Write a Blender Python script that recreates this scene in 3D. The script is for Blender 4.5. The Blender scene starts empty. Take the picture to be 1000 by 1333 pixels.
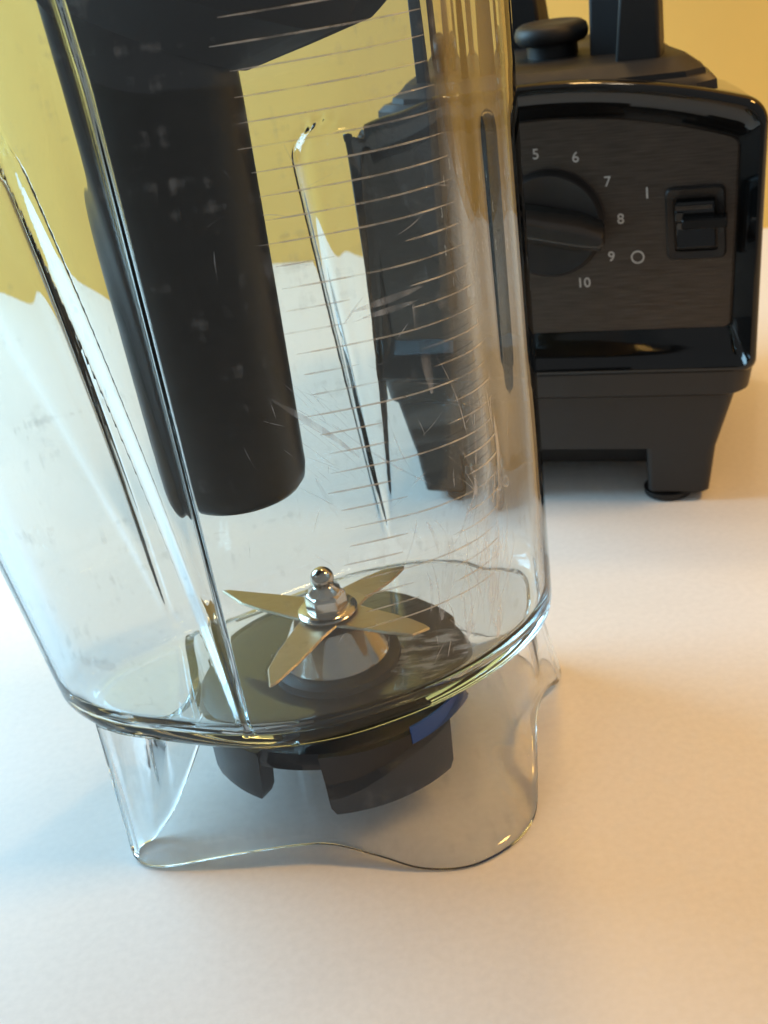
import bpy, bmesh, math, random
import numpy as np
from mathutils import Vector, Matrix

S = 0.01                       # modelled in centimetres, stored in metres
sc = bpy.context.scene
C = sc.collection
random.seed(7)

# ------------------------------------------------------------------ camera
cam_d = bpy.data.cameras.new("camera")
cam = bpy.data.objects.new("camera", cam_d)
C.objects.link(cam)
PITCH, ROLL = math.radians(27.5), math.radians(9.0)
fw = Vector((0, math.cos(PITCH), -math.sin(PITCH)))
rt0 = Vector((1, 0, 0)); up0 = rt0.cross(fw)
rt = rt0 * math.cos(ROLL) - up0 * math.sin(ROLL)
up = up0 * math.cos(ROLL) + rt0 * math.sin(ROLL)
cam.matrix_world = Matrix(((rt.x, up.x, -fw.x, 0), (rt.y, up.y, -fw.y, 0), (rt.z, up.z, -fw.z, 25 * S), (0, 0, 0, 1)))
cam_d.sensor_fit = 'VERTICAL'
cam_d.sensor_height = 36.0
cam_d.sensor_width = 27.0
cam_d.lens = 1600 / 1333 * 36.0
cam_d.clip_start = 0.01
cam_d.clip_end = 50
cam_d.dof.use_dof = True
cam_d.dof.focus_distance = 0.315
cam_d.dof.aperture_fstop = 26
sc.camera = cam

# ------------------------------------------------------------------ world, lights, exposure
w = bpy.data.worlds.new("World"); sc.world = w; w.use_nodes = True
bg = w.node_tree.nodes["Background"]
bg.inputs[0].default_value = (0.95, 0.98, 1.0, 1)
bg.inputs[1].default_value = 0.23


def area(name, loc, target, size, size_y, power, col):
    d = bpy.data.lights.new(name, 'AREA')
    d.shape = 'RECTANGLE'; d.size = size * S; d.size_y = size_y * S
    d.energy = power; d.color = col
    o = bpy.data.objects.new(name, d); C.objects.link(o)
    o.location = Vector(loc) * S
    o.rotation_euler = (Vector(target) - Vector(loc)).to_track_quat('-Z', 'Y').to_euler()
    return o


area("ceiling_lamp", (88, 22, 116), (0, 36, 0), 22, 22, 8.2, (1.0, 0.535, 0.13))
area("second_ceiling_lamp", (14, 74, 110), (0, 32, 0), 8, 8, 1.5, (1.0, 0.62, 0.24))
area("window_light", (-66, 78, 52), (-5, 28, 0), 54, 54, 10.8, (0.42, 0.75, 1.0))
area("ceiling_spot", (20, 58, 165), (8, 45, 0), 9, 9, 1.1, (1.0, 0.80, 0.55))


sc.view_settings.view_transform = 'Standard'
sc.view_settings.look = 'None'
sc.view_settings.exposure = 0.18
sc.view_settings.gamma = 1
cy = sc.cycles
cy.use_denoising = True
cy.max_bounces = 24
cy.transmission_bounces = 20
cy.glossy_bounces = 8
cy.diffuse_bounces = 4
cy.transparent_max_bounces = 24
cy.caustics_reflective = True
cy.caustics_refractive = True
cy.blur_glossy = 0.3
cy.sample_clamp_indirect = 0


# ------------------------------------------------------------------ materials
def mat(name):
    m = bpy.data.materials.new(name); m.use_nodes = True
    nt = m.node_tree
    return m, nt, nt.nodes["Principled BSDF"]


def node(nt, t, **kw):
    n = nt.nodes.new(t)
    for k, v in kw.items():
        setattr(n, k, v)
    return n


def noise(nt, scale, detail=4, vec=None, stretch=None):
    tc = node(nt, "ShaderNodeTexCoord")
    src = tc.outputs["Object"]
    if stretch:
        mp = node(nt, "ShaderNodeMapping"); mp.inputs["Scale"].default_value = stretch
        nt.links.new(src, mp.inputs[0]); src = mp.outputs[0]
    n = node(nt, "ShaderNodeTexNoise"); n.inputs["Scale"].default_value = scale; n.inputs["Detail"].default_value = detail
    nt.links.new(src, n.inputs["Vector"])
    return n.outputs["Fac"]


def ramp(nt, fac, stops):
    r = node(nt, "ShaderNodeValToRGB")
    els = r.color_ramp.elements
    els[0].position, els[0].color = stops[0][0], (*stops[0][1], 1)
    els[1].position, els[1].color = stops[-1][0], (*stops[-1][1], 1)
    for p, c in stops[1:-1]:
        e = els.new(p); e.color = (*c, 1)
    nt.links.new(fac, r.inputs[0])
    return r.outputs[0]


def bump(nt, b, fac, strength, dist=0.001):
    n = node(nt, "ShaderNodeBump"); n.inputs["Strength"].default_value = strength; n.inputs["Distance"].default_value = dist
    nt.links.new(fac, n.inputs["Height"]); nt.links.new(n.outputs[0], b.inputs["Normal"])


def plain(name, col, rough, metal=0.0, var=0.12, scale=60, bmp=0.0, bscale=900, spec=0.5, stretch=None, coat=0.0):
    m, nt, b = mat(name)
    f = noise(nt, scale, 5, stretch=stretch)
    lo = tuple(c * (1 - var) for c in col); hi = tuple(min(1, c * (1 + var)) for c in col)
    nt.links.new(ramp(nt, f, [(0.3, lo), (0.7, hi)]), b.inputs["Base Color"])
    r = ramp(nt, f, [(0.3, (rough * 0.85,) * 3), (0.7, (min(1, rough * 1.15),) * 3)])
    nt.links.new(r, b.inputs["Roughness"])
    b.inputs["Metallic"].default_value = metal
    b.inputs["Specular IOR Level"].default_value = spec
    b.inputs["Coat Weight"].default_value = coat
    if bmp:
        bump(nt, b, noise(nt, bscale, 3), bmp, 0.0003)
    return m


M_counter = plain("white_countertop", (0.80, 0.775, 0.74), 0.40, var=0.03, scale=420, bmp=0.04, bscale=520)
M_floor = plain("pale_floor", (0.62, 0.58, 0.53), 0.5, var=0.08, scale=6, stretch=(1, 6, 1))
M_wall = plain("yellow_painted_wall", (0.93, 0.58, 0.14), 0.75, var=0.04, scale=9, bmp=0.35, bscale=260)
M_gloss = plain("glossy_black_plastic", (0.006, 0.006, 0.006), 0.07, var=0.1)
M_matte = plain("matte_black_plastic", (0.021, 0.0175, 0.0155), 0.42, var=0.15, scale=90, bmp=0.05, bscale=1600)
M_rubber = plain("black_rubber", (0.012, 0.011, 0.011), 0.55, var=0.2, scale=70, bmp=0.1, bscale=900)
M_tamper = plain("black_tamper_plastic", (0.015, 0.0135, 0.013), 0.34, spec=0.3, var=0.35, scale=120)
M_lid = plain("dull_black_lid", (0.008, 0.007, 0.007), 0.6, spec=0.15, var=0.2)
M_nut = plain("dark_grey_nylon", (0.022, 0.022, 0.025), 0.38, var=0.15, scale=80, bmp=0.1)
M_steel = plain("polished_steel", (0.58, 0.52, 0.46), 0.14, metal=1, var=0.08, scale=40)
M_blade = plain("brushed_blade_steel", (0.46, 0.37, 0.26), 0.38, metal=1, var=0.08, scale=300, stretch=(1, 8, 1), bmp=0.05)
M_print = plain("white_print", (0.62, 0.60, 0.56), 0.6, var=0.1, scale=500)
M_grip = plain("satin_black_plastic", (0.030, 0.026, 0.022), 0.22, var=0.15)
M_blue = plain("blue_strip", (0.015, 0.075, 0.30), 0.35, var=0.1)
M_handle = plain("soft_blue_black_rubber", (0.020, 0.023, 0.028), 0.5, var=0.15)

# brushed dark panel
M_panel, nt, b = mat("brushed_dark_metal")
f = noise(nt, 90, 6, stretch=(1, 1, 20))
nt.links.new(ramp(nt, f, [(0.25, (0.055, 0.046, 0.039)), (0.8, (0.12, 0.100, 0.084))]), b.inputs["Base Color"])
b.inputs["Metallic"].default_value = 0.65
nt.links.new(ramp(nt, f, [(0.3, (0.30,) * 3), (0.7, (0.46,) * 3)]), b.inputs["Roughness"])
b.inputs["Anisotropic"].default_value = 0.5
bump(nt, b, noise(nt, 60, 4, stretch=(1, 1, 18)), 0.25, 0.0003)


def clear(name, tint, wear=0.10, rough=0.0, lo=0.355):
    m = bpy.data.materials.new(name); m.use_nodes = True
    nt = m.node_tree
    for n in list(nt.nodes):
        nt.nodes.remove(n)
    out = node(nt, "ShaderNodeOutputMaterial")
    g = node(nt, "ShaderNodeBsdfGlass"); g.inputs["Color"].default_value = (*tint, 1)
    g.inputs["Roughness"].default_value = rough; g.inputs["IOR"].default_value = 1.5
    d = node(nt, "ShaderNodeBsdfDiffuse"); d.inputs["Color"].default_value = (0.75, 0.76, 0.76, 1)
    mx = node(nt, "ShaderNodeMixShader")
    # fine scuffs: two stretched noises, kept only where they peak
    a1 = noise(nt, 26, 6, stretch=(1.0, 1.0, 7.0))
    a2 = noise(nt, 90, 4, stretch=(3.0, 3.0, 0.6))
    mul = node(nt, "ShaderNodeMath", operation='MULTIPLY'); nt.links.new(a1, mul.inputs[0]); nt.links.new(a2, mul.inputs[1])
    r = ramp(nt, mul.outputs[0], [(lo, (0, 0, 0)), (0.46, (wear,) * 3)])
    nt.links.new(r, mx.inputs[0]); nt.links.new(g.outputs[0], mx.inputs[1]); nt.links.new(d.outputs[0], mx.inputs[2])
    nt.links.new(mx.outputs[0], out.inputs[0])
    return m


M_clear = clear("clear_plastic", (0.926, 0.952, 0.962), 0.15)
M_skirt = clear("clear_skirt_plastic", (0.984, 0.992, 0.995), 0.06, lo=0.30)
M_mark = bpy.data.materials.new("moulded_ridge"); M_mark.use_nodes = True
nt = M_mark.node_tree
for n in list(nt.nodes):
    nt.nodes.remove(n)
out = node(nt, "ShaderNodeOutputMaterial"); tr = node(nt, "ShaderNodeBsdfTransparent")
pr = node(nt, "ShaderNodeBsdfPrincipled"); pr.inputs["Base Color"].default_value = (0.80, 0.80, 0.78, 1); pr.inputs["Roughness"].default_value = 0.12
mx = node(nt, "ShaderNodeMixShader")
nt.links.new(ramp(nt, noise(nt, 120, 4), [(0.35, (0.10,) * 3), (0.65, (0.50,) * 3)]), mx.inputs[0])
nt.links.new(tr.outputs[0], mx.inputs[1]); nt.links.new(pr.outputs[0], mx.inputs[2]); nt.links.new(mx.outputs[0], out.inputs[0])

M_scratch = bpy.data.materials.new("scratch_scuff"); M_scratch.use_nodes = True
nt = M_scratch.node_tree
for n in list(nt.nodes):
    nt.nodes.remove(n)
out = node(nt, "ShaderNodeOutputMaterial")
tr = node(nt, "ShaderNodeBsdfTransparent")
df = node(nt, "ShaderNodeBsdfDiffuse"); df.inputs[0].default_value = (0.93, 0.96, 1.0, 1)
mx = node(nt, "ShaderNodeMixShader")
nt.links.new(ramp(nt, noise(nt, 160, 4), [(0.35, (0.03,) * 3), (0.68, (0.42,) * 3)]), mx.inputs[0])
nt.links.new(tr.outputs[0], mx.inputs[1]); nt.links.new(df.outputs[0], mx.inputs[2])
nt.links.new(mx.outputs[0], out.inputs[0])


# ------------------------------------------------------------------ helpers
def empty(name, loc, rz=0.0):
    o = bpy.data.objects.new(name, None); C.objects.link(o)
    o.location = Vector(loc) * S; o.rotation_euler = (0, 0, rz)
    o.empty_display_size = 0.02
    return o


def tag(o, label, cat):
    o["label"] = label; o["category"] = cat


def mesh_obj(name, verts, faces, material, parent=None, smooth=True, fix=True, angle=None):
    me = bpy.data.meshes.new(name)
    me.from_pydata([tuple(float(c) * S for c in v) for v in verts], [], faces)
    if fix:
        bm = bmesh.new(); bm.from_mesh(me)
        bmesh.ops.recalc_face_normals(bm, faces=bm.faces)
        bm.to_mesh(me); bm.free()
    me.materials.append(material)
    if smooth:
        me.polygons.foreach_set("use_smooth", [True] * len(me.polygons))
        if angle:
            me.set_sharp_from_angle(angle=math.radians(angle))
    o = bpy.data.objects.new(name, me); C.objects.link(o)
    if parent:
        o.parent = parent
    return o


def copy_part(o, parent):
    c = o.copy(); C.objects.link(c); c.parent = parent
    return c


def loft(loops, cap0=True, cap1=True, closed=True):
    n = len(loops[0]); v = [p for l in loops for p in l]; f = []
    for k in range(len(loops) - 1):
        for i in range(n if closed else n - 1):
            j = (i + 1) % n
            f.append((k * n + i, k * n + j, (k + 1) * n + j, (k + 1) * n + i))
    if cap0: f.append(tuple(reversed(range(n))))
    if cap1: f.append(tuple((len(loops) - 1) * n + i for i in range(n)))
    return v, f


def lathe(profile, seg=64, c=(0, 0)):
    return loft([[(c[0] + r * math.cos(2 * math.pi * i / seg), c[1] + r * math.sin(2 * math.pi * i / seg), z) for i in range(seg)] for r, z in profile])


def bevel(o, width, seg=3, ang=30):
    m = o.modifiers.new("bevel", 'BEVEL'); m.width = width * S; m.segments = seg
    m.limit_method = 'ANGLE'; m.angle_limit = math.radians(ang)
    return o


def rrect(hw, v0, v1, r, z, seg=6, cx=0):
    pts = []
    for (x, y, a0) in ((cx + hw - r, v1 - r, 0), (cx - hw + r, v1 - r, 90), (cx - hw + r, v0 + r, 180), (cx + hw - r, v0 + r, 270)):
        for k in range(seg + 1):
            a = math.radians(a0 + 90 * k / seg)
            pts.append((x + r * math.cos(a), y + r * math.sin(a), z))
    return pts


def tube(pts, rad, seg=6):
    loops = []
    for i, p in enumerate(pts):
        p = Vector(p); a = Vector(pts[max(0, i - 1)]); b_ = Vector(pts[min(len(pts) - 1, i + 1)])
        t = (b_ - a).normalized()
        s1 = t.cross(Vector((0, 0, 1)))
        if s1.length < 1e-4: s1 = Vector((1, 0, 0))
        s1.normalize(); s2 = t.cross(s1).normalized()
        rr = rad(i / (len(pts) - 1)) if callable(rad) else rad
        loops.append([tuple(p + s1 * rr * math.cos(2 * math.pi * k / seg) + s2 * rr * math.sin(2 * math.pi * k / seg)) for k in range(seg)])
    return loft(loops)


def text_obj(name, txt, size, material, parent, loc, rot, extrude=0.012):
    cu = bpy.data.curves.new(name, 'FONT'); cu.body = txt; cu.size = size * S; cu.extrude = extrude * S
    cu.align_x = 'CENTER'; cu.align_y = 'CENTER'
    t = bpy.data.objects.new("t", cu); C.objects.link(t)
    bpy.context.view_layer.update()
    me = bpy.data.meshes.new_from_object(t.evaluated_get(bpy.context.evaluated_depsgraph_get()))
    bpy.data.objects.remove(t); me.name = name
    me.materials.clear(); me.materials.append(material)
    o = bpy.data.objects.new(name, me); C.objects.link(o)
    o.parent = parent; o.location = Vector(loc) * S; o.rotation_euler = rot
    return o


# ------------------------------------------------------------------ setting
WY = math.radians(-17)
wd = Vector((math.cos(WY), math.sin(WY), 0)); wn = Vector((-math.sin(WY), math.cos(WY), 0))
w0 = Vector((-27, 97, 0))
A = w0 - wd * 160; B = w0 + wd * 190
FE = 15.0        # front edge of the counter, just below the frame
prof_c = [(FE + 1.2, 0), (FE + .6, -.16), (FE + .17, -.6), (FE, -1.2), (FE, -3.2), (FE + .5, -3.8), (FE + 3, -3.8)]
row = lambda x, p0: [(x, p0[1], 0)] + [(x, y, z) for y, z in prof_c] + [(x, p0[1], -3.8)]
ra, rb_ = row(A.x, (A.x, A.y)), row(B.x, (B.x, B.y))
nn = len(ra)
cnt = mesh_obj("countertop", ra + rb_, [(k, (k + 1) % nn, nn + (k + 1) % nn, nn + k) for k in range(nn)] + [tuple(range(nn)), tuple(range(2 * nn - 1, nn - 1, -1))], M_counter, angle=30)
cnt["kind"] = "structure"
q = wn * 4
wall = mesh_obj("wall", [(A.x, A.y, -3), (B.x, B.y, -3), (B.x, B.y, 150), (A.x, A.y, 150),
                         (A.x + q.x, A.y + q.y, -3), (B.x + q.x, B.y + q.y, -3), (B.x + q.x, B.y + q.y, 150), (A.x + q.x, A.y + q.y, 150)],
                [(0, 1, 2, 3), (7, 6, 5, 4), (0, 4, 5, 1), (1, 5, 6, 2), (2, 6, 7, 3), (3, 7, 4, 0)], M_wall, smooth=False)
wall["kind"] = "structure"

flo = mesh_obj("floor", [(-300, -700, -90), (320, -700, -90), (320, 130, -90), (-300, 130, -90), (-300, -700, -93), (320, -700, -93), (320, 130, -93), (-300, 130, -93)],
               [(0, 1, 2, 3), (7, 6, 5, 4), (0, 4, 5, 1), (1, 5, 6, 2), (2, 6, 7, 3), (3, 7, 4, 0)], M_floor, smooth=False)
flo["kind"] = "structure"

# ------------------------------------------------------------------ motor base
base = empty("motor_base", (7.81, 46.24, 0), math.radians(-20))
tag(base, "black motor base with speed dial and power switch standing behind the clear jar", "blender base")


def interp(x, pts):
    return float(np.interp(x, [p[0] for p in pts], [p[1] for p in pts]))


def arch_profile(hw_low, hw_high, z0, ztop_c, ztop_e, rc, rb, n_top=24, seg=8):
    """Closed outline (u,z): flat bottom, slightly flared sides, arched top, rounded corners."""
    pts = []
    # bottom right corner
    for k in range(seg + 1):
        a = math.radians(-90 + 90 * k / seg); pts.append((hw_low - rb + rb * math.cos(a), z0 + rb + rb * math.sin(a)))
    for k in range(1, 6):
        t = k / 6; pts.append((hw_low + (hw_high - hw_low) * t, z0 + rb + (ztop_e - rc - z0 - rb) * t))
    for k in range(seg + 1):
        a = math.radians(0 + 72 * k / seg); pts.append((hw_high - rc + rc * math.cos(a), ztop_e - rc + rc * math.sin(a)))
    xe = pts[-1][0]; ze = pts[-1][1]
    for k in range(1, n_top):
        x = xe - 2 * xe * k / n_top
        pts.append((x, ze + (ztop_c - ze) * (1 - (x / xe) ** 2)))
    right = pts[:seg + 1 + 5 + seg + 1]
    for p in reversed(right):
        pts.append((-p[0], p[1]))
    return pts


outer = arch_profile(7.72, 8.12, 5.75, 17.22, 16.15, 1.0, 0.55)
inset = arch_profile(7.55, 7.92, 5.95, 17.02, 15.95, 0.9, 0.5)
lip = arch_profile(7.15, 7.45, 6.40, 16.25, 15.1, 0.55, 0.35)
pan = arch_profile(6.78, 7.15, 7.30, 15.72, 14.62, 0.42, 0.25)


def at_v(prof, v): return [(x, v, z) for x, z in prof]


def scaled(prof, s, zc=11.0): return [(x * s, zc + (z - zc) * s) for x, z in prof]


loops = [at_v(scaled(outer, 0.66, 8), 16.6), at_v(scaled(outer, 0.74, 8), 16.0), at_v(scaled(outer, 0.82, 8), 12), at_v(scaled(outer, 0.90, 8), 7), at_v(scaled(outer, .965, 8), 2.6), at_v(outer, 0.45),
         at_v(outer, 0.22), at_v([((a[0] + b_[0]) / 2, (a[1] + b_[1]) / 2) for a, b_ in zip(outer, inset)], 0.06), at_v(inset, 0.0),
         at_v([(a[0] * .88 + b_[0] * .12, a[1] * .88 + b_[1] * .12) for a, b_ in zip(inset, lip)], 0.0), at_v(lip, 0.62),
         at_v([(a[0] * .2 + b_[0] * .8, a[1] * .2 + b_[1] * .8) for a, b_ in zip(lip, pan)], 0.95), at_v(pan, 1.05), at_v(pan, 1.4)]
v, f = loft(loops, True, True)
mesh_obj("shell", v, f, M_gloss, base, angle=50)
front = [(x * 0.996, z) for x, z in pan]
v, f = loft([at_v(front, 1.38), at_v(front, 1.10), at_v([(x * .99, z) for x, z in front], 1.07)])
mesh_obj("control_panel", v, f, M_panel, base, smooth=False)

# lower housing
v, f = loft([rrect(7.25, .25, 13.6, 1.0, 4.72), rrect(7.42, .12, 13.7, 1.0, 4.85), rrect(7.60, .10, 13.8, 1.0, 5.80), rrect(7.3, .8, 13.5, .9, 5.95)])
mesh_obj("housing_band", v, f, M_matte, base, angle=40)
v, f = loft([rrect(6.13, .26, 13.2, .35, 2.40), rrect(6.92, .32, 13.4, .5, 4.74)])
mesh_obj("lower_housing", v, f, M_matte, base, angle=40)
v, f = loft([rrect(5.2, 2.2, 11.5, .8, .85), rrect(5.5, 1.8, 12, .8, 2.42)])
mesh_obj("underbody", v, f, M_matte, base, angle=40)
for sx in (1, -1):
    for fb in (0, 1):
        def q4(xi, xo, v0, v1, z):
            if fb: v0, v1 = 13.2 - v1, 13.2 - v0
            l = rrect((xo - xi) / 2, v0, v1, .35, z, 6, cx=(xo + xi) / 2)
            return [(sx * x, y, z_) for x, y, z_ in l]
        v, f = loft([q4(3.45, 5.60, .34, 2.8, .30), q4(3.36, 5.84, .20, 2.9, .46), q4(3.32, 6.13, .26, 3.2, 2.41)])
        lg = mesh_obj("leg", v, f, M_matte, base, angle=40)
        yc = 1.1 if not fb else 12.1
        v, f = lathe([(0.86, 0), (1.0, 0.06), (1.02, .31)], 32, (sx * 4.15, yc))
        mesh_obj("rubber_foot", v, f, M_rubber, base, angle=40)

# dial
dz = 11.8
dial = empty("dial", (0, 1.05, dz)); dial.parent = base


def disc_v(prof, seg=64):   # lathe about the v axis, prof = (radius, v)
    return loft([[(r * math.cos(2 * math.pi * i / seg), vv, r * math.sin(2 * math.pi * i / seg)) for i in range(seg)] for r, vv in prof])


v, f = disc_v([(2.12, 0.02), (2.12, -0.10), (2.06, -0.16), (2.02, -0.34), (1.93, -0.42), (1.80, -0.38), (0.2, -0.33)])
mesh_obj("dial_disc", v, f, M_matte, dial, angle=40)
grip = []
for k, (hw, hl) in enumerate([(0.78, 2.02), (0.74, 2.12), (0.50, 2.20), (0.30, 2.18), (0.22, 2.12)]):
    vv = [-0.30, -0.60, -1.15, -1.38, -1.43][k]
    grip.append([(hl, vv, -hw * .7), (hl + .10, vv, 0), (hl, vv, hw * .7), (hl * .6, vv, hw), (-hl * .6, vv, hw), (-hl * .9, vv, hw * .6),
                 (-hl * .9, vv, -hw * .6), (-hl * .6, vv, -hw), (hl * .6, vv, -hw)])
v, f = loft(grip)
gr = mesh_obj("grip", v, f, M_grip, dial, angle=25); gr.rotation_euler = (0, math.radians(13), 0)
bevel(gr, .04, 2)

for n in range(1, 11):
    a = math.radians(0 + (8 - n) * 32.5)
    r = 2.72
    text_obj("numeral", str(n), 0.56, M_print, base, (r * math.cos(a), 1.06, dz + r * math.sin(a)), (math.pi / 2, 0, 0))
text_obj("on_symbol", "I", 0.62, M_print, base, (3.75, 1.06, 12.72), (math.pi / 2, 0, 0))
seg = 32
v, f = [], []
ring = [[(r * math.cos(2 * math.pi * i / seg), yy, r * math.sin(2 * math.pi * i / seg)) for i in range(seg)] for r, yy in ((.20, 0), (.20, -.02), (.26, -.02), (.26, 0))]
v, f = loft(ring, False, False)
o = mesh_obj("off_symbol", v, f, M_print, base); o.location = Vector((3.30, 1.062, 10.28)) * S

# power switch
sw = empty("power_switch", (5.52, 1.06, 11.50)); sw.parent = base


def fprof(hw, hh, r, vv, sg=5):
    return [(x, vv, z) for x, z, _ in rrect(hw, -hh, hh, r, 0, sg)]


v, f = loft([fprof(1.10, 1.38, .25, 0.02), fprof(1.10, 1.38, .25, -.12), fprof(1.04, 1.32, .22, -.20), fprof(.80, 1.06, .12, -.16), fprof(.78, 1.02, .1, 0.12)], True, True)
mesh_obj("switch_frame", v, f, M_matte, sw, angle=35)
prof = [(.95, -.05), (.93, -.40), (.72, -.62), (.62, -.72), (.28, -.70), (.18, -.52), (.10, -.26), (-.2, -.16), (-.60, -.22), (-.86, -.36), (-.94, -.05)]
v, f = loft([[(-.72, b_, a) for a, b_ in prof], [(.72, b_, a) for a, b_ in prof]])
rk = mesh_obj("rocker", v, f, M_gloss, sw, angle=20); bevel(rk, .05, 3)
v, f = loft([fprof(.82, .19, .06, -.40), fprof(.82, .19, .06, -1.05), fprof(.78, .14, .05, -1.12)])
lv = mesh_obj("lever", v, f, M_gloss, sw, angle=30); lv.location = Vector((.36, 0, .24)) * S
v, f = loft([fprof(.66, .11, .03, -.45), fprof(.66, .11, .03, -.665)])
o = mesh_obj("highlight_bar", v, f, M_panel, sw, angle=30); o.location = Vector((-.03, 0, .72)) * S

# top pad with coupling and pylons
PAD = [(6.3, 2.3), (6.1, 3.4), (5.2, 5.6), (4.3, 9.0), (3.2, 11.6), (0, 12.2)]
PAD = PAD + [(-x, y) for x, y in reversed(PAD[:-1])] + [(-5.6, 1.7), (0, 1.35), (5.6, 1.7)]


def pad(s, z): return [(x * s, 6 + (y - 6) * s, z) for x, y in PAD]


v, f = loft([pad(1.02, 14.6), pad(1.0, 16.45), pad(.965, 16.66)])
mesh_obj("pad_base", v, f, M_matte, base, angle=35)
v, f = loft([pad(.94, 16.6), pad(.93, 16.86), pad(.83, 17.26), pad(.80, 17.30)])
mesh_obj("centering_pad", v, f, M_rubber, base, angle=30)
v, f = lathe([(1.02, 17.3), (1.02, 17.78), (1.32, 17.82), (1.46, 17.98), (1.48, 18.2), (1.40, 18.42), (1.22, 18.54), (.9, 18.57), (.75, 18.52)], 64, (-.25, 6.0))
mesh_obj("drive_coupling", v, f, M_rubber, base, angle=50)


def post(q0, q1, z0, z1, mtl, name="pylon"):
    v, f = loft([[(x, y, z0) for x, y in q0], [(a * .5 + c * .5, b_ * .5 + d * .5, (z0 + z1) / 2) for (a, b_), (c, d) in zip(q0, q1)], [(x, y, z1) for x, y in q1]])
    o = mesh_obj(name, v, f, mtl, base, angle=30); bevel(o, .14, 3)
    return o


for sx in (1, -1):
    for fb in (0, 1):
        def T(p):
            x, y = p
            return (sx * x, y) if not fb else (sx * (x - 1.7), 13 - y)
        q0 = [(2.55, 2.75), (4.25, 2.75), (4.3, 4.4), (2.75, 4.4)]
        q1 = [(2.95, 2.95), (4.25, 2.95), (4.3, 4.3), (3.15, 4.3)]
        post([T(p) for p in q0], [T(p) for p in q1], 17.0, 21.0, M_rubber)
        if sx == 1 and not fb:
            q0 = [(1.35, 4.9), (2.8, 4.6), (3.0, 6.7), (1.55, 6.9)]
            q1 = [(1.45, 5.0), (2.9, 4.7), (3.0, 6.6), (1.65, 6.8)]
            post(q0, q1, 17.0, 20.6, M_handle)

# ------------------------------------------------------------------ jar
JX, JY = -3.0, 32.0
jar = empty("blender_jar", (JX, JY, 0))
tag(jar, "clear scratched plastic jar with steel blades standing on the white countertop in front", "blender jar")

BACK = [(7.95, 1.6), (8.05, 3.0), (7.2, 4.5), (5.2, 5.4), (2.4, 5.7), (-.4, 5.0), (-3.0, 3.9), (-5.4, 2.6), (-7.0, 1.4), (-7.75, -.1), (-6.8, -1.7), (-4.7, -3.0), (-3.1, -3.75), (-1.6, -4.25)]
LOW = BACK + [(.9, -4.35), (2.8, -3.85), (4.6, -3.0), (6.5, -1.5), (7.55, -.1)]
HIGH = BACK + [(.9, -4.5), (2.8, -4.4), (4.4, -4.05), (5.6, -3.3), (6.35, -2.0), (7.1, -.3)]


def section(ctrl):
    ca = np.array([math.atan2(y, x) for x, y in ctrl]); cr = np.array([math.hypot(x, y) for x, y in ctrl])
    o_ = np.argsort(ca); ca = ca[o_]; cr = cr[o_]
    xs, ys = np.concatenate([ca - 2 * math.pi, ca, ca + 2 * math.pi]), np.concatenate([cr, cr, cr])
    g = np.linspace(-math.pi, math.pi, 720, endpoint=False)
    v_ = hermite(g, xs, ys)
    k = np.exp(-.5 * (np.arange(-30, 31) / 4.0) ** 2); k /= k.sum()
    v_ = np.convolve(np.concatenate([v_[-30:], v_, v_[:30]]), k, 'valid')      # even out the curve
    return np.concatenate([g - 2 * math.pi, g, g + 2 * math.pi]), np.concatenate([v_, v_, v_])


def hermite(x, xs, ys):
    m = np.gradient(ys, xs)
    i = np.clip(np.searchsorted(xs, x) - 1, 0, len(xs) - 2)
    h = xs[i + 1] - xs[i]; t = (x - xs[i]) / h
    return ((2 * t**3 - 3 * t**2 + 1) * ys[i] + (t**3 - 2 * t**2 + t) * h * m[i] + (-2 * t**3 + 3 * t**2) * ys[i + 1] + (t**3 - t**2) * h * m[i + 1])


SEC_L, SEC_H = section(LOW), section(HIGH)


def rad0(phi, z=4.0):
    phi = (np.asarray(phi, float) + math.pi) % (2 * math.pi) - math.pi
    t = min(1, max(0, (z - 4.6) / 6.5)); t = t * t * (3 - 2 * t)
    return hermite(phi, *SEC_L) * (1 - t) + hermite(phi, *SEC_H) * t


Z0, ZF, ZT = 3.4, 3.82, 25.2
# flutes in the four corners: angle, half width at top, depth at top, z where the rounded top ends
FLUTES = [(247, -12, .82, .62, 40.0), (146, 14, .80, .62, 19.4), (62, 0, 1.10, .75, 18.6)]


def flute(phi, z):
    d = np.zeros_like(phi)
    for a, da, hw, dep, zt in FLUTES:
        a = math.radians(a + da * (z - 4) / 19)
        t = np.clip((z - 4.2) / 14.0, 0, 1.25)
        width = .10 + (hw - .10) * t
        depth = dep * np.minimum(1, t * 1.1 + .05) * np.clip((z - 4.3) / .5, 0, 1)
        if z > zt - width:
            u_ = np.clip((z - (zt - width)) / width, 0, 1)
            width = width * math.sqrt(max(0, 1 - u_ * u_)); depth = depth * math.sqrt(max(0, 1 - u_**4))
        if width <= 1e-3: continue
        s = ((phi - a + math.pi) % (2 * math.pi) - math.pi) * rad0(np.array([a]))[0] / width
        d += depth * np.where(np.abs(s) < 1, (1 - np.minimum(1, np.abs(s)) ** 3) ** 1.5, 0)
    return d


def kz(z): return 1 + (z - 4.5) * (.0022 + .0150 * np.maximum(0, np.cos(phis - math.radians(178))) ** 2)


def kzp(phi, z): return 1 + (z - 4.5) * (.0022 + .0150 * np.maximum(0, np.cos(phi - math.radians(178))) ** 2)


def outer_r(phi, z):
    k = kzp(phi, z)
    rb = .8
    e = 0
    if z < Z0 + rb:
        t = (Z0 + rb - z) / rb
        e = .72 * (1 - math.sqrt(max(0, 1 - t * t)))
    return rad0(phi, z) * k - e - flute(phi, z)


TH = .30
NP = 640
phis = np.linspace(0, 2 * math.pi, NP, endpoint=False)
cs, sn = np.cos(phis), np.sin(phis)


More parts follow.
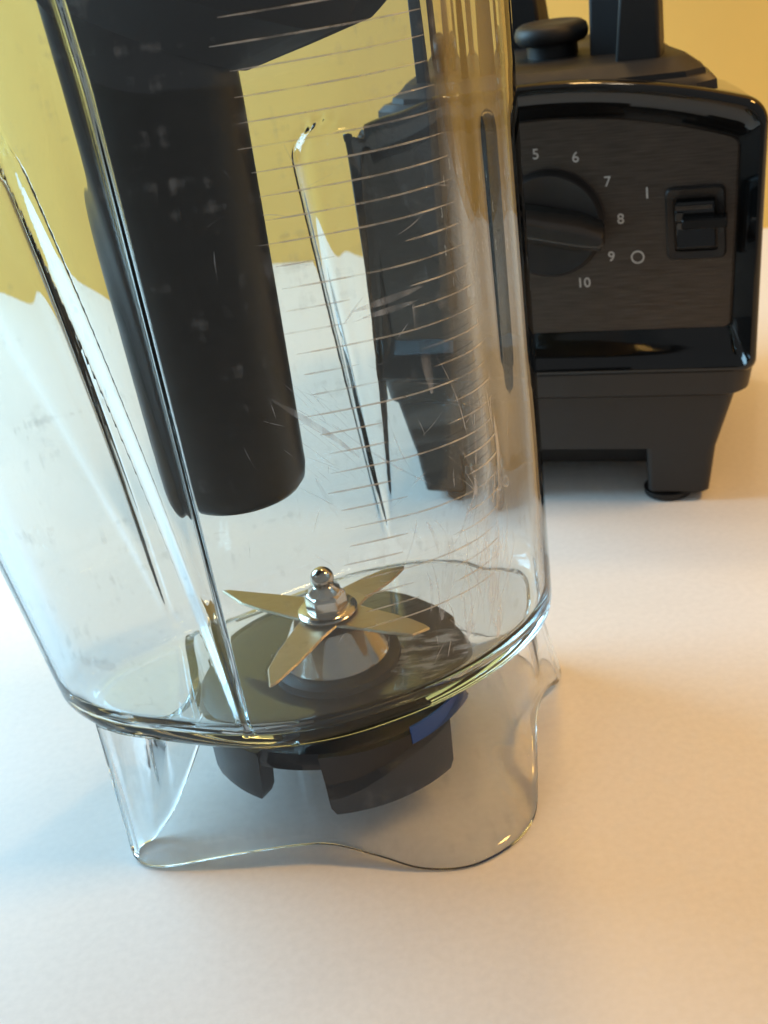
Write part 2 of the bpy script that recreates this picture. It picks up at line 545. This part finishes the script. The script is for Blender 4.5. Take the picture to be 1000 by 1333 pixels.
def loop(r, z): return [(float(a), float(b_), float(z if np.isscalar(z) else z[i])) for i, (a, b_) in enumerate(zip(r * cs, r * sn))]


zo = list(Z0 + .8 * (1 - np.cos(np.linspace(0, math.pi / 2, 12)))) + list(np.linspace(Z0 + 1.2, ZT, 110))
loops = [loop(outer_r(phis, Z0) * s, Z0) for s in (.02, .3, .6, .9)] + [loop(outer_r(phis, z), z) for z in zo]
zi = list(np.linspace(ZT, ZF + 1.2, 110)) + list(ZF + .9 * (1 - np.sin(np.linspace(0, math.pi / 2, 10))))
for z in zi:
    e = 0
    if z < ZF + .9:
        t = (ZF + .9 - z) / .9; e = .9 * (1 - math.sqrt(max(0, 1 - t * t)))
    loops.append(loop(rad0(phis, z) * kz(z) - TH - e - flute(phis, max(z, 4.7)), z))
rl = rad0(phis) * kz(ZF) - TH - .9
for s in (.93, .86, .7, .5, .3, .02):
    loops.append(loop(rl * s, ZF - .10 * (1 - s)))
v, f = loft(loops)
mesh_obj("jar_body", v, f, M_clear, jar)

# graduation ridges on the front-right face


def phi_at_x(x, z):
    ph = np.linspace(math.radians(250), math.radians(338), 400)
    xs = outer_r(ph, z) * np.cos(ph)
    return float(np.interp(x, xs, ph))


def wall_pt(phi, z, off=.0):
    r = float(outer_r(np.array([phi]), z)[0]) + off
    return (r * math.cos(phi), r * math.sin(phi), z)


nmark = 31
for i in range(nmark):
    z = 7.2 + i * .535
    x0 = interp(z, [(7, 2.2), (12, 1.9), (16, 1.5), (22, 1.2)]) + random.uniform(-.05, .05)
    x1 = interp(z, [(7, 6.5), (10, 6.5), (13, 6.2), (17, 5.85), (22, 5.45)])
    if i % 4 == 0: x0 -= .25
    pa, pb = phi_at_x(x0, z), phi_at_x(x1, z)
    if z < 17.5 and i % 3:
        # the middle of the lower lines is worn away
        segs = [(pa, pa + (pb - pa) * random.uniform(.30, .42)), (pa + (pb - pa) * random.uniform(.62, .72), pb)]
    else:
        segs = [(pa, pb)]
    for (p0, p1) in segs:
        pts = [wall_pt(p0 + (p1 - p0) * k / 14, z, .02) for k in range(15)]
        a, b_ = tube(pts, lambda t: .023 * max(.35, min(1, min(t, 1 - t) * 9)), 6)
        mesh_obj("graduation_mark", a, b_, M_mark, jar)

ph = phi_at_x(6.75, 9.9)
p = wall_pt(ph, 9.9, .01)
nrm = math.atan2(p[1], p[0])
text_obj("volume_numeral", "500", .5, M_mark, jar, p, (math.pi / 2, 0, math.radians(28)), .02)

# scratches: thin ribbons lying on the outside of the wall
vv, ff = [], []


def ribbon(pts, wid):
    n0 = len(vv)
    for k, (ph, z) in enumerate(pts):
        a = pts[max(0, k - 1)]; b_ = pts[min(len(pts) - 1, k + 1)]
        r = 5.0
        d = Vector(((b_[0] - a[0]) * r, b_[1] - a[1]))
        d = d.normalized() if d.length else Vector((1, 0))
        t = k / (len(pts) - 1); ww = wid * (.25 + math.sin(math.pi * t))
        vv.append(wall_pt(ph - d.y * ww / r, z + d.x * ww, .012)); vv.append(wall_pt(ph + d.y * ww / r, z - d.x * ww, .012))
    for k in range(len(pts) - 1):
        ff.append((n0 + 2 * k, n0 + 2 * k + 1, n0 + 2 * k + 3, n0 + 2 * k + 2))


def scratch(x, z, ang, ln, wid, curve=0.0):
    ph = phi_at_x(x, z); n = 10; pts = []
    a = ang
    px, pz = ph, z
    for k in range(n):
        pts.append((px, pz)); px += math.cos(a) * ln / n / 5.2; pz += math.sin(a) * ln / n; a += curve / n
    ribbon(pts, wid)


for _ in range(20):      # long swirls near the lower right of the face
    scratch(random.uniform(3.6, 6.2), random.uniform(5.2, 12.5), random.uniform(1.0, 1.9), random.uniform(1.2, 4.5), random.uniform(.006, .018), random.uniform(-.5, .9))
for _ in range(34):      # short upright scuffs in streaks
    scratch(random.gauss(5.3, .7), random.uniform(4.6, 9.5), random.uniform(1.1, 1.7), random.uniform(.8, 3.0), random.uniform(.008, .03), random.uniform(0, .8))
for _ in range(60):
    scratch(random.uniform(-.8, 6.0), random.uniform(4.8, 20), random.uniform(0, math.pi), random.uniform(.15, .8), random.uniform(.004, .013), random.uniform(-.5, .5))
for _ in range(26):
    scratch(random.uniform(1.6, 2.7) , random.uniform(11.0, 14.0), random.uniform(2.0, 2.5), random.uniform(.4, 1.5), .008, .2)
scratch(2.2, 13.2, -.9, 3.2, .02, .1)
scratch(3.3, 16.3, -2.3, .9, .02, .1)
M_smear = bpy.data.materials.new("whitish_smear"); M_smear.use_nodes = True
nt = M_smear.node_tree
for n in list(nt.nodes):
    nt.nodes.remove(n)
out = node(nt, "ShaderNodeOutputMaterial"); tr = node(nt, "ShaderNodeBsdfTransparent")
df = node(nt, "ShaderNodeBsdfDiffuse"); df.inputs[0].default_value = (0.93, 0.96, 1.0, 1); mx = node(nt, "ShaderNodeMixShader")
nt.links.new(ramp(nt, noise(nt, 170, 6, stretch=(1.0, 1.0, .22)), [(0.40, (0.0,) * 3), (0.70, (0.60,) * 3)]), mx.inputs[0])
nt.links.new(tr.outputs[0], mx.inputs[1]); nt.links.new(df.outputs[0], mx.inputs[2]); nt.links.new(mx.outputs[0], out.inputs[0])
scr = mesh_obj("scratches", vv, ff, M_scratch, jar, fix=False); scr["kind"] = "stuff"
vv, ff = [], []
for x, z, a, ln, wd_, cv in [(4.6, 5.2, 1.25, 4.5, .16, .5), (5.2, 5.0, 1.3, 5.5, .20, .5), (5.7, 4.9, 1.35, 4.6, .16, .5), (4.1, 6.6, 1.5, 3.6, .12, .2), (2.4, 12.6, 2.3, 2.6, .07, .2), (2.6, 12.3, 2.2, 2.0, .05, .2),
                           (3.0, 16.0, .15, 1.6, .07, 0), (3.2, 15.8, .1, 1.2, .06, 0), (4.6, 13.5, 1.6, 2.6, .10, .1), (1.9, 10.6, 1.9, 1.6, .05, 0), (5.9, 7.6, 1.5, 5.0, .10, .2)]:
    scratch(x, z, a, ln, wd_, cv)
vv = [(x * 1.0015, y * 1.0015, z) for x, y, z in vv]
sm = mesh_obj("smears", vv, ff, M_smear, jar, fix=False); sm["kind"] = "stuff"

# skirt: a wavy collar that stands on four lobes
sk = [(-6.05, -3.45, 0), (-5.75, -3.95, 0), (-4.9, -4.35, .05), (-2.6, -4.75, .45), (-.3, -5.05, .62), (1.2, -5.55, .35), (2.5, -6.05, .04), (3.9, -6.2, 0), (5.2, -5.6, 0), (6.0, -4.6, .02),
      (6.35, -3.3, .35), (6.7, -1.6, 1.15), (7.3, .2, .8), (7.95, 1.6, .05), (8.1, 2.5, 0), (7.4, 3.5, 0), (5.8, 4.6, .4), (3.8, 5.3, .9), (1.6, 6.0, .3), (.2, 6.4, 0), (-1.6, 6.3, 0), (-3.0, 5.6, 0),
      (-3.9, 4.2, .3), (-4.0, 2.4, 1.2), (-3.75, .6, 2.2), (-3.7, -.6, 2.3), (-4.15, -1.6, 1.6), (-4.85, -2.35, .6), (-5.45, -2.7, .06), (-5.9, -2.95, 0)]
P = np.array(sk); n0 = len(P)
tt = np.arange(-n0, 2 * n0); PP = np.vstack([P, P, P])
fine = np.linspace(0, n0, 360, endpoint=False)
SK = np.stack([hermite(fine, tt, PP[:, k]) for k in range(3)], 1)
SK[:, 2] = np.clip(SK[:, 2], 0, None)
tang = np.roll(SK, -1, 0) - np.roll(SK, 1, 0)
nor = np.stack([tang[:, 1], -tang[:, 0]], 1); nor /= np.linalg.norm(nor, axis=1)[:, None]
ST = .27
SHK = {0: (-.45, 1.75), 1: (-.15, 1.75), 2: (.2, 1.5), 3: (.1, 1.2), 4: (0, 1.2), 28: (.1, .75), 29: (-.3, 1.3)}
SH = np.full((360, 2), np.nan)
for i in range(360):
    k0 = int(fine[i]) % n0; k1 = (k0 + 1) % n0; t = fine[i] - int(fine[i])
    if k0 in SHK and k1 in SHK:
        SH[i] = np.array(SHK[k0]) * (1 - t) + np.array(SHK[k1]) * t
ZS = 3.37


def skirt_pt(i, t, inner):
    x, y, zb = SK[i]
    if inner: x, y = x - nor[i, 0] * ST, y - nor[i, 1] * ST
    if not math.isnan(SH[i, 0]):
        s = t ** 1.15
        return (x + SH[i, 0] * s, y + SH[i, 1] * s, zb + .02 + (ZS + .34 - zb - .02) * t)
    ph = math.atan2(y, x); r = math.hypot(x, y)
    lim = float(rad0(np.array([ph]))[0]) - .62 - (ST if inner else 0)
    rt_ = min(r, lim)
    s = t ** 1.05
    k = (r * (1 - s) + rt_ * s) / r
    return (x * k, y * k, zb + .02 + (ZS - zb - .02) * t)


def lip_pt(i):
    a, b_ = skirt_pt(i, 0, False), skirt_pt(i, 0, True)
    return ((a[0] + b_[0]) / 2, (a[1] + b_[1]) / 2, a[2])


def raised(i, inner, t):
    x, y, z = skirt_pt(i, t, inner)
    q_ = lip_pt(i)
    if t == 0:
        return (q_[0] * .35 + x * .65, q_[1] * .35 + y * .65, z + .035)
    return (x, y, z + (.05 if t < .05 else 0))


ts = [0, .03, .12, .25, .4, .55, .7, .85, .95, 1]
loops = [[lip_pt(i) for i in range(360)]] + [[raised(i, False, t) for i in range(360)] for t in ts] + [[raised(i, True, t) for i in range(360)] for t in reversed(ts)]
v, f = loft(loops, False, False)
m = 360; L = len(ts) * 2 + 1
for i in range(m):
    j = (i + 1) % m
    f.append(((L - 1) * m + i, (L - 1) * m + j, j, i))
mesh_obj("skirt", v, f, M_skirt, jar, angle=60)

# retaining nut under the floor
nx, ny = .75, -.1
nut = empty("retainer_nut", (nx, ny, 0)); nut.parent = jar
v, f = lathe([(2.2, 3.0), (2.2, 3.28), (3.75, 3.30), (4.1, 3.2), (4.25, 2.95), (4.25, 2.75), (4.15, 2.68), (2.4, 2.68)], 96)
mesh_obj("nut_ring", v, f, M_nut, nut, angle=40)


def wing(a0, a1, z0, name="wing"):
    n = 14; lo = []
    aa = [math.radians(a0 + (a1 - a0) * k / n) for k in range(n + 1)]
    def sec(rr, z, sh): return [((rr) * math.cos(a), rr * math.sin(a), z) for a in aa]
    def lp(z, r0, r1, cut):
        b0, b1 = math.radians(a0 + cut), math.radians(a1 - cut)
        q_ = [b0 + (b1 - b0) * k / n for k in range(n + 1)]
        return [(r1 * math.cos(a), r1 * math.sin(a), z) for a in q_] + [(r0 * math.cos(a), r0 * math.sin(a), z) for a in reversed(q_)]
    v, f = loft([lp(z0, 3.85, 4.15, 5), lp(z0 + .08, 3.8, 4.28, 3.2), lp(z0 + .35, 3.75, 4.32, 1.5), lp(3.2, 3.6, 4.30, 0)])
    return mesh_obj(name, v, f, M_nut, nut, angle=35)


wing(-99, -42, 1.05); wing(203, 236, 1.35); wing(24, 72, 1.1); wing(110, 160, 1.1)
n = 16; aa = [math.radians(-62 + 34 * k / n) for k in range(n + 1)]
v, f = loft([[(4.27 * math.cos(a), 4.27 * math.sin(a), 2.85) for a in aa] + [(4.33 * math.cos(a), 4.33 * math.sin(a), 2.85) for a in reversed(aa)],
             [(4.27 * math.cos(a), 4.27 * math.sin(a), 3.44) for a in aa] + [(4.33 * math.cos(a), 4.33 * math.sin(a), 3.44) for a in reversed(aa)]])
mesh_obj("blue_strip", v, f, M_blue, nut, angle=40)  # thin blue strip curved along the outside of the nut ring

# scuffed patch of the floor
M_scuff = bpy.data.materials.new("floor_scuffing"); M_scuff.use_nodes = True
nt = M_scuff.node_tree
for n in list(nt.nodes):
    nt.nodes.remove(n)
out = node(nt, "ShaderNodeOutputMaterial"); tr = node(nt, "ShaderNodeBsdfTransparent")
df = node(nt, "ShaderNodeBsdfDiffuse"); df.inputs[0].default_value = (0.62, 0.62, 0.62, 1); mx = node(nt, "ShaderNodeMixShader")
nt.links.new(ramp(nt, noise(nt, 130, 7, stretch=(1.0, 2.6, 1.0)), [(0.44, (0.0,) * 3), (0.62, (0.62,) * 3)]), mx.inputs[0])
nt.links.new(tr.outputs[0], mx.inputs[1]); nt.links.new(df.outputs[0], mx.inputs[2]); nt.links.new(mx.outputs[0], out.inputs[0])
v = [(3.55, -.7, ZF + .02)]; f = []
for i in range(40):
    a = 2 * math.pi * i / 40; k = 1 + .16 * math.sin(3 * a + .4) + .09 * math.sin(7 * a)
    v.append((3.55 + 1.55 * k * math.cos(a), -.7 + 1.25 * k * math.sin(a), ZF + .02))
    f.append((0, 1 + i, 1 + (i + 1) % 40))
mesh_obj("floor_scuff", v, f, M_scuff, jar, fix=False)

# blade assembly
bx, by = .85, -.25
hub = empty("blade_assembly", (bx, by, 0)); hub.parent = jar
v, f = lathe([(1.66, 4.05), (1.66, 4.16), (1.60, 4.22), (1.16, 5.18), (1.08, 5.26), (.5, 5.30)], 64)
mesh_obj("bearing_cone", v, f, M_steel, hub, angle=35)
v, f = lathe([(2.0, 3.68), (1.95, 3.95), (1.78, 4.08), (1.5, 4.10)], 64)
mesh_obj("gasket", v, f, M_rubber, hub, angle=35)
v, f = lathe([(.52, 5.28), (.52, 5.40)], 32)
mesh_obj("spacer", v, f, M_steel, hub, angle=35)


def blade(az, length, dip, tip_z, side):
    # plan outline in blade frame: x outward, y across
    out = [(0.0, .62), (.7, .60), (1.4, .50), (2.2, .40), (3.0, .22), (length, -.30 * side), (length - .25, -.42 * side), (2.6, -.52), (1.9, -.56), (1.2, -.58), (.6, -.66), (0, -.62)]
    if side < 0:
        out = [(x, -y) for x, y in reversed([(0.0, .62), (.7, .60), (1.4, .50), (2.2, .40), (3.0, .22), (length, -.30), (length - .25, -.42), (2.6, -.52), (1.9, -.56), (1.2, -.58), (.6, -.66), (0, -.62)])]
    def zz(x):
        return 5.44 + tip_z * max(0, (x - .9) / (length - .9))
    c_, s_ = math.cos(math.radians(az)), math.sin(math.radians(az))
    def pt(x, y, dz_): return (x * c_ - y * s_, x * s_ + y * c_, zz(x) + dz_)
    v, f = loft([[pt(x, y, -.05) for x, y in out], [pt(x, y, .05) for x, y in out]])
    return bevel(mesh_obj("blade", v, f, M_blade, hub, smooth=False), .045, 1)


blade(149, 4.1, 0, -.05, 1)
blade(237, 3.7, 0, -.10, -1)
blade(50, 3.6, 0, -.35, 1)
blade(-33, 3.3, 0, -.1, -1)
v, f = lathe([(.5, 5.50), (.86, 5.52), (.90, 5.60), (.84, 5.66), (.5, 5.67)], 48)
mesh_obj("washer", v, f, M_steel, hub, angle=50)
hexl = lambda r, z: [(r * math.cos(math.pi / 3 * k), r * math.sin(math.pi / 3 * k), z) for k in range(6)]
v, f = loft([hexl(.62, 5.66), hexl(.64, 5.72), hexl(.62, 6.12), hexl(.52, 6.22)])
o = mesh_obj("hex_nut", v, f, M_steel, hub, smooth=False); bevel(o, .04, 2)
v, f = lathe([(.50, 6.18), (.48, 6.30), (.34, 6.40), (.33, 6.44)] + [(.36 * math.cos(a) + .0, 6.66 + .36 * math.sin(a)) for a in np.linspace(-.6, 1.45, 12)], 40)
mesh_obj("dome_cap", v, f, M_steel, hub, angle=60)

# ------------------------------------------------------------------ tamper and lid
tam = empty("tamper", (-3.85, 31.6, 0))
tag(tam, "thick black plastic tamper stick hanging down inside the clear jar", "tamper")
v, f = lathe([(1.40, 10.02), (1.66, 10.09), (1.80, 10.27), (1.86, 10.6), (1.94, 15), (2.02, 20.5), (2.0, 27.2)], 96)
mesh_obj("shaft", v, f, M_tamper, tam, angle=60)
v, f = lathe([(1.4, 27.2), (3.0, 27.25), (3.1, 27.5), (2.9, 27.8), (1.7, 28.3), (1.6, 33), (1.9, 36), (1.4, 36.6)], 64)
mesh_obj("handle", v, f, M_tamper, tam, angle=40)

lid = empty("jar_lid", (JX, JY, 0))
tag(lid, "black jar lid around the tamper, its sloping underside seen through the clear wall", "lid")


def lidloop(s, z, cx=0, cy=0): return [(cx + a, cy + b_, z + (min(1.6, .35 * max(0, 3.5 - a)) if z < 24 else 0)) for a, b_, _ in loop(rad0(phis) * s, z)]


def circ(r, z): return [(-.85 + r * math.cos(a), -.4 + r * math.sin(a), z + (min(2.6, .55 * (2.06 - r * math.cos(a))) if z < 24 else 0)) for a in phis]


def mixl(c_, s, z, t):
    return [(a[0] * (1 - t) + b_[0] * t, a[1] * (1 - t) + b_[1] * t, a[2] * .5 + b_[2] * .5) for a, b_ in zip(circ(c_, z), lidloop(s, z))]


loops = [circ(2.06, 27.0), circ(2.06, 21.5), circ(2.3, 21.25), mixl(4.0, .80, 22.35, .5), lidloop(.84, 23.3), lidloop(.90, 23.7), lidloop(.92, 25.3), lidloop(1.08, 25.3), lidloop(1.08, 26.4), lidloop(1.04, 27.0)]
v, f = loft(loops + [loops[0]], False, False)
mesh_obj("lid_body", v, f, M_lid, lid, angle=40)
